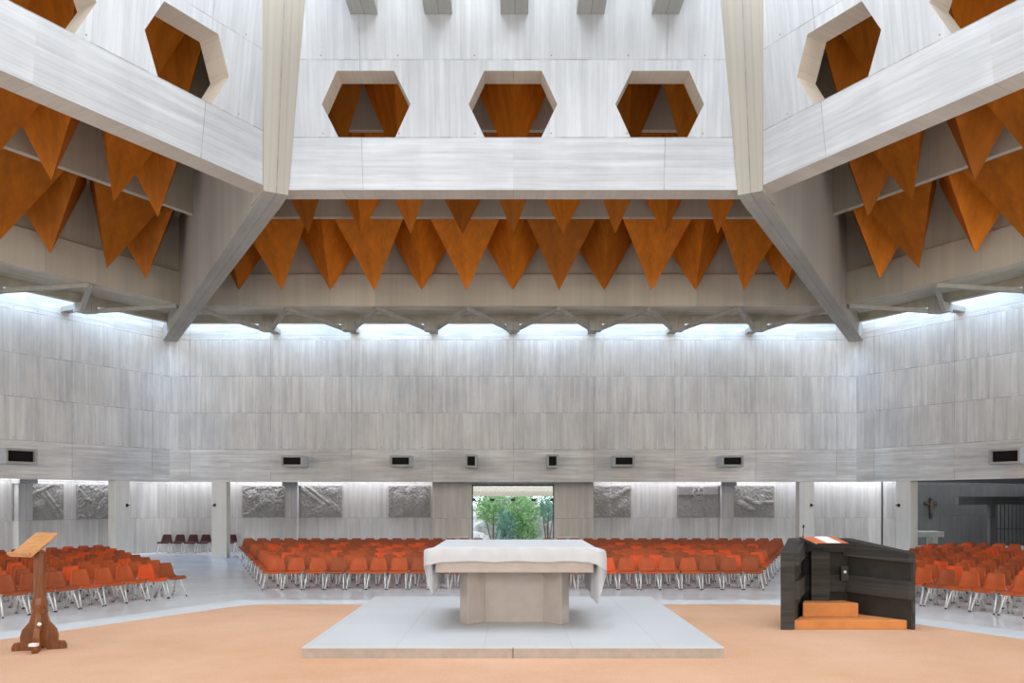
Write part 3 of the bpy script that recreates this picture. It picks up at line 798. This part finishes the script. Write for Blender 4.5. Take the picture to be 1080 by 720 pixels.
m = MB(); m.tube([(0.06, -0.12, 0.30), (0.075, -0.125, 0.315)], 0.022, 10); m.box(0.06, 0.14, -0.32, -0.25, 0.088, 0.12)
m.build('power_socket', M['paper'], lec)

# ------------------------------------------------------------------ ambo at the right
amb = thing('concrete_ambo', 'dark grey ridged concrete ambo with a slanted enclosure on the carpet', 'ambo', (4.43, 11.0, POD+0.012))
ox, oy = 4.43, 11.0
FL0, FL1 = (3.54-ox, 10.76-oy), (3.72-ox, 10.76-oy)
BL0, BL1 = (3.96-ox, 11.70-oy), (4.12-ox, 11.58-oy)
BR0, BR1 = (4.86-ox, 11.70-oy), (4.76-ox, 11.58-oy)
FR0, FR1 = (5.345-ox, 10.80-oy), (5.29-ox, 10.76-oy)
zt, zb2 = 1.02, 1.17
m = MB(); m.prism([FL0, FL1, BL1, BL0], 0, [zt, zt, zb2, zb2]); m.build('side_wall', M['ambo'], amb, bevel=0.006)
m = MB(); m.prism([BL1, BR1, BR0, BL0], 0, zb2); m.build('front_wall', M['ambo'], amb, bevel=0.006)
m = MB(); m.prism([FR1, FR0, BR0, BR1], 0, [zt, zt, zb2, zb2]); m.build('side_wall', M['ambo'], amb, bevel=0.006)
def lerp(a, b, s): return (a[0]+(b[0]-a[0])*s, a[1]+(b[1]-a[1])*s)
# projecting bands inside the enclosure
def inband(A, B, z0a, z1a, z0b, z1b, dep, name='band', mat='ambo', flip=False):
    d = Vector((B[0]-A[0], B[1]-A[1])); n = Vector((-d.y, d.x)).normalized()
    if flip: n = -n
    a2 = (A[0]+n.x*dep, A[1]+n.y*dep); b2 = (B[0]+n.x*dep, B[1]+n.y*dep)
    m = MB(); m.prism([A, B, b2, a2], [z0a, z0b, z0b, z0a], [z1a, z1b, z1b, z1a]); m.build(name, M[mat], amb)
zl = 0.40
inband(FR1, BR1, 0.89, zt-0.005, 0.93, zb2-0.01, 0.10); inband(FR1, BR1, zl, zl+0.24, zl+0.02, zl+0.26, 0.10)
inband(BR1, BL1, 0.98, zb2-0.01, 0.98, zb2-0.01, 0.08); inband(BR1, BL1, zl+0.02, zl+0.26, zl+0.02, zl+0.26, 0.08)
inband(FL1, BL1, 0.86, zt-0.005, 0.93, zb2-0.01, 0.06, flip=True); inband(FL1, BL1, zl, zl+0.24, zl+0.02, zl+0.26, 0.06, flip=True)
inband(lerp(FR1, BR1, 0.01), BR1, 0.02, 0.92, 0.02, 0.92, 0.02, 'inner_panel', 'ambo_panel')
inband(BR1, BL1, 0.02, 0.96, 0.02, 0.96, 0.02, 'inner_panel', 'ambo_panel')
# inner pier under the reading desk
m = MB(); m.prism([(4.16-ox, 11.34-oy), (4.40-ox, 11.30-oy), (4.44-ox, 11.50-oy), (4.20-ox, 11.54-oy)], 0.0, 1.0); m.build('desk_support', M['ambo'], amb)
# reading desk: slanted panel, rising away from the reader
lo = Vector((4.02-ox+0.18, 11.10-oy, 1.075)); c = Vector((4.335-ox, 11.26-oy, 1.125))
uu = Vector((0.50, 0.0, 0.0)); vv = Vector((-0.14, 0.30, 0.10))
m = MB(); m.add(board(c, uu, vv, 0, 0.025), BF); m.build('reading_desk', M['ambo'], amb)
m = MB(); m.add(board(c, uu*0.92, vv*0.90, 0.0255, 0.032), BF)
tag(m.build('desk_cover', M['red'], None, loc=(ox, oy, POD+0.012)), 'red orange cover lying on the slanted desk of the ambo', 'cover')
m = MB(); m.add(board(c+uu*0.03, uu*0.36, vv*0.78, 0.0325, 0.046), BF)
tag(m.build('open_book', M['paper'], None, loc=(ox, oy, POD+0.012)), 'white open book lying on the red cover of the ambo desk', 'book')
m = MB(); m.add(board(c-vv*0.52, uu*1.0, vv*0.07, 0.025, 0.055), BF); m.build('desk_ledge', M['black'], amb)
mic = thing('microphone', 'small black gooseneck microphone behind the ambo desk', 'microphone', (4.13, 11.58, POD+zb2+0.012))
m = MB(); m.tube([(0, 0, 0), (0, 0.0, 0.04)], [0.02, 0.008], 8); m.tube([(0, 0, 0.04), (0, -0.01, 0.11), (-0.01, -0.04, 0.16)], 0.005, 6); m.build('gooseneck', M['black'], mic)
m = MB(); m.tube([(-0.01, -0.04, 0.155), (-0.014, -0.06, 0.19)], 0.013, 8); m.build('microphone_head', M['black'], mic)
for (x, y, z, nm_, lab) in ((0.02, 0.28, 0.70, 'spot', 'small dark lamp fixed inside the ambo under the desk'), ):
    r = thing('desk_lamp', lab, 'lamp', (4.66, 11.48, POD+0.60))
    m = MB(); m.box(-0.05, 0.05, -0.06, 0.0, 0, 0.20); m.build('lamp_housing', M['black'], r)
    m = MB(); m.tube([(0, -0.06, 0.12), (0, -0.066, 0.12)], 0.02, 10); m.build('lamp_lens', M['paper'], r)
    m = MB(); m.tube([(0.0, -0.05, 0.0), (0.01, -0.07, -0.1), (0.0, -0.05, -0.25), (0.02, -0.05, -0.45)], 0.006, 6); m.build('cable', M['black'], r)
m = MB(); m.prism([(3.73-ox, 10.79-oy), (5.23-ox, 10.79-oy), (4.80-ox, 11.42-oy), (4.10-ox, 11.42-oy)], 0, 0.125)
tag(m.build('carpeted_step', M['step_carpet'], loc=(ox, oy, POD+0.012), bevel=0.01), 'wide low orange step inside the ambo, the lower one', 'step')
m = MB(); m.prism([(3.94-ox, 11.06-oy), (4.70-ox, 11.06-oy), (4.62-ox, 11.36-oy), (4.06-ox, 11.36-oy)], 0.125, 0.315)
tag(m.build('carpeted_step', M['step_carpet'], loc=(ox, oy, POD+0.012), bevel=0.01), 'short orange step standing on the lower step of the ambo', 'step')

# ------------------------------------------------------------------ chairs
def shell_geo():
    prof = [(-0.235, 0.405, 0.225), (-0.225, 0.435, 0.243), (-0.15, 0.445, 0.250), (0.0, 0.430, 0.250), (0.10, 0.425, 0.248), (0.165, 0.445, 0.243), (0.200, 0.50, 0.232),
            (0.222, 0.58, 0.215), (0.240, 0.68, 0.193), (0.255, 0.75, 0.175), (0.262, 0.775, 0.155)]
    nx = 8; vs = []
    for i, (y, z, w) in enumerate(prof):
        for j in range(nx+1):
            q = -1+2*j/nx; up = 0.035*abs(q)**3
            isb = max(0, min(1, (z-0.45)/0.12)) if i > 4 else 0
            vs.append((q*w, y - up*1.0*isb, z + up*(1-isb)*(0.4 if i < 2 else 1)))
    fs = [(i*(nx+1)+j, i*(nx+1)+j+1, (i+1)*(nx+1)+j+1, (i+1)*(nx+1)+j) for i in range(len(prof)-1) for j in range(nx)]
    return vs, fs
def shell_mesh(mat, name):
    vs, fs = shell_geo(); me = bpy.data.meshes.new(name); me.from_pydata(vs, [], fs)
    bm = bmesh.new(); bm.from_mesh(me); bmesh.ops.recalc_face_normals(bm, faces=bm.faces)
    bmesh.ops.solidify(bm, geom=bm.faces[:], thickness=0.010)
    bm.to_mesh(me); bm.free(); me.materials.append(mat)
    for p in me.polygons: p.use_smooth = True
    return me
SHM = {k: shell_mesh(v, 'seat_shell_'+k.replace(' ', '_')) for k, v in SH.items()}
LEGS = []
for sx in (-1, 1):
    for top, foot in ((-0.07, -0.245), (0.03, 0.235)):
        m = MB(); m.tube([(sx*0.175, top, 0.425), (sx*0.20, top+(foot-top)*0.12, 0.385), (sx*0.235, foot, 0.012)], 0.0155, 7)
        m.tube([(sx*0.235, foot, 0.0), (sx*0.235, foot, 0.03)], 0.017, 7, 1)
        LEGS.append((m, 'leg'))
m = MB()
for y in (-0.07, 0.03): m.tube([(-0.175, y, 0.418), (0.175, y, 0.418)], 0.011, 6)
m.tube([(-0.175, -0.13, 0.418), (-0.175, 0.10, 0.418)], 0.011, 6); m.tube([(0.175, -0.13, 0.418), (0.175, 0.10, 0.418)], 0.011, 6)
LEGS.append((m, 'seat_frame'))
LEGME = []
for mm, nm in LEGS:
    o = mm.build(nm, [M['chrome'], M['rubber']], smooth=True); LEGME.append((o.data, nm)); bpy.data.objects.remove(o)

spots = []     # (dist, x, y, rot, block, row, index)
RP = 1.06; CP = 0.521
rnd = random.Random(3)
for k in range(11):
    a = 12.05 + k*RP
    xe = 6.02 + (10.2-6.02)*k/10
    for s, blk in ((-1, 'left centre'), (1, 'right centre')):
        n = int((xe-1.25)/CP+0.5)+1
        xs = [s*(xe-i*CP) for i in range(n)]
        if blk == 'right centre': xs = [s*(xe-i*CP) for i in range(n)]
        xs.sort()
        for i, x in enumerate(xs):
            p = W(0, x, a); spots.append([p.y, p.x, p.y, 0.0, blk, k+1, i+1])
for bay, blk, sg in (('left', 'left side', 1), ('right', 'right side', -1)):
    th = BAYS[bay]
    kmax = 9 if bay == 'left' else 12
    for k in range(kmax):
        a = 12.1 + k*RP
        te = 5.05 + (9.4-5.05)*min(k, 9)/9
        cand = []
        for i in range(40):
            t = sg*(te - i*CP); p = W(th, t, a)
            if p.y < 2: continue
            q = px((p.x, p.y, 0.6))
            if -18 < q[0] < 1098 and (abs(t) < te+0.01): cand.append(p)
        cand.sort(key=lambda p: p.x)
        for i, p in enumerate(cand): spots.append([p.y, p.x, p.y, th, blk, k+1, i+1])
def hidden(s):
    q = px((s[1], s[2], 0.6))[0]
    if abs(q-541) < 92: return True                      # behind the altar
    if s[4].startswith('right') and 838 < q < 952 and s[2] < 33: return True   # behind the ambo
    return False
vis = sorted([s for s in spots if not hidden(s)], key=lambda s: s[0])
single, rest = vis[:300], vis[300:] + [s for s in spots if hidden(s)]
print('chairs in view', len(vis), 'hidden', len(spots)-len(vis))
BL = {'left centre': 'left centre block', 'right centre': 'right centre block', 'left side': 'left side block', 'right side': 'right side block'}
GR = {k: 'orange chairs in rows, '+v for k, v in BL.items()}
proto = {}
def make_chair(shade, name='stacking_chair'):
    r = bpy.data.objects.new(name, None); COL.objects.link(r)
    r.empty_display_size = 0.1
    for me, nm in [(SHM[shade], 'seat_shell')] + LEGME:
        o = bpy.data.objects.new(nm, me); COL.objects.link(o); o.parent = r
    return r, kids(r)
def put_chair(shade, x, y, rz, lab, grp, used={}):
    if shade not in used:
        r, ks = make_chair(shade); used[shade] = (r, ks)
    else:
        r0, k0 = used[shade]
        r = r0.copy(); COL.objects.link(r)
        for c in k0:
            d = c.copy(); COL.objects.link(d); d.parent = r
    r.location = (x, y, 0); r.rotation_euler = (0, 0, rz)
    tag(r, lab, 'chair', grp)
single.sort(key=lambda s: (s[4], s[5], s[1]))
cnt = {}
for s in single:
    key = (s[4], s[5]); cnt[key] = cnt.get(key, 0)+1; i = cnt[key]
    q = rnd.random(); shade = 'bright orange' if q < 0.20 else ('orange' if q < 0.68 else 'dull orange')
    put_chair(shade, s[1]+rnd.uniform(-.012, .012), s[2]+rnd.uniform(-.03, .03), s[3]+rnd.uniform(-.03, .03),
              '%s plastic chair, %s from left in the %s row of the %s' % (shade, ORD[i], ORD[s[5]], BL[s[4]]), GR[s[4]])
# the farthest chairs as one mass
m = MB(); sv, sf = shell_geo()
for s in rest:
    c, n_ = math.cos(s[3]), math.sin(s[3])
    def X(p): return (s[1]+p[0]*c-p[1]*n_, s[2]+p[0]*n_+p[1]*c, p[2])
    m.add([X(p) for p in sv], sf, 0)
    m.add([X((p[0], p[1]+0.012, p[2]-0.006)) for p in sv], sf, 0)
    for sx in (-0.235, 0.235):
        for t0, f0 in ((-0.07, -0.245), (0.03, 0.235)):
            m.tube([X((sx*0.8, t0, 0.42)), X((sx, f0, 0))], 0.0125, 5, 1)
o = m.build('far_chairs', [SH['dull orange'], M['chrome']], smooth=True)
tag(o, 'farthest rows of orange chairs massed in front of the back wall', 'chairs'); o['kind'] = 'stuff'
# dark chairs against the outer wall
for i, X_ in enumerate((173.5, 187.5, 201.5, 215, 242.5)):
    x = (X_-541)/F*34.4
    put_chair('dark brown', x, 34.45, 0.0, ('dark brown chair against the back wall, %s from the left beside the column' % ORD[i+1]) if i < 4 else 'dark brown chair against the back wall just right of the column', 'dark chairs along the back wall')

# ------------------------------------------------------------------ light
w = bpy.data.worlds.new('sky'); SC.world = w; w.use_nodes = True
bg = w.node_tree.nodes['Background']; bg.inputs[0].default_value = (0.80, 0.90, 1.0, 1); bg.inputs[1].default_value = 2.6
def area(name, loc, sx, sy, power, col, rz=0.0, rx=0.0, shape='RECTANGLE'):
    l = bpy.data.lights.new(name, 'AREA'); l.shape = shape; l.size = sx; l.size_y = sy; l.energy = power; l.color = col
    o = bpy.data.objects.new(name, l); COL.objects.link(o); o.location = loc; o.rotation_euler = (rx, 0, rz)
    return o
area('skylight_daylight', (0, CY, 13.6+EYE), 13.0, 13.0, 1300, (0.93, 0.965, 1.0), shape='DISK')
for nm, th in BAYS.items():
    area('perimeter_skylight', W(th, 0, 22.65, 7.55+EYE), 24.5, 0.9, 480, (0.30, 0.56, 1.0), rz=th)
for nm, t, ln in (('back', -9.3, 11.5), ('back', 9.3, 11.5), ('left', 0, 28)):
    area('ambulatory_skylight', W(BAYS[nm], t, AO-0.27, 3.6), ln, 0.45, 190 if ln < 20 else 420, (0.80, 0.86, 1.0), rz=BAYS[nm])
area('ambulatory_skylight', W(BAYS['right'], -14.6, AO-0.27, 3.6), 1.4, 0.45, 25, (0.78, 0.86, 1.0), rz=BAYS['right'])

# added fill lights behind the camera; the rear walls have no windows
for nm in ('rear_left', 'rear', 'rear_right'):
    th = BAYS[nm]
    area('rear_fill_light', W(th, 0, AW-0.1, 5.9), 22.0, 5.6, 1450, (1.0, 0.965, 0.92), rx=-PI/2, rz=th)

# ------------------------------------------------------------------ camera
cam = bpy.data.cameras.new('camera'); co = bpy.data.objects.new('camera', cam); COL.objects.link(co)
co.location = (0, 0, EYE); co.rotation_euler = (PI/2, 0, 0)
cam.sensor_fit = 'HORIZONTAL'; cam.sensor_width = 36.0; cam.lens = F/1080*36.0
cam.shift_y = (527-360)/1080; cam.shift_x = -1.0/1080
cam.clip_start = 0.05; cam.clip_end = 300
SC.camera = co
SC.view_settings.view_transform = 'Standard'; SC.view_settings.look = 'None'
SC.view_settings.exposure = 0.17; SC.view_settings.gamma = 1.0; SC.view_settings.use_curve_mapping = False
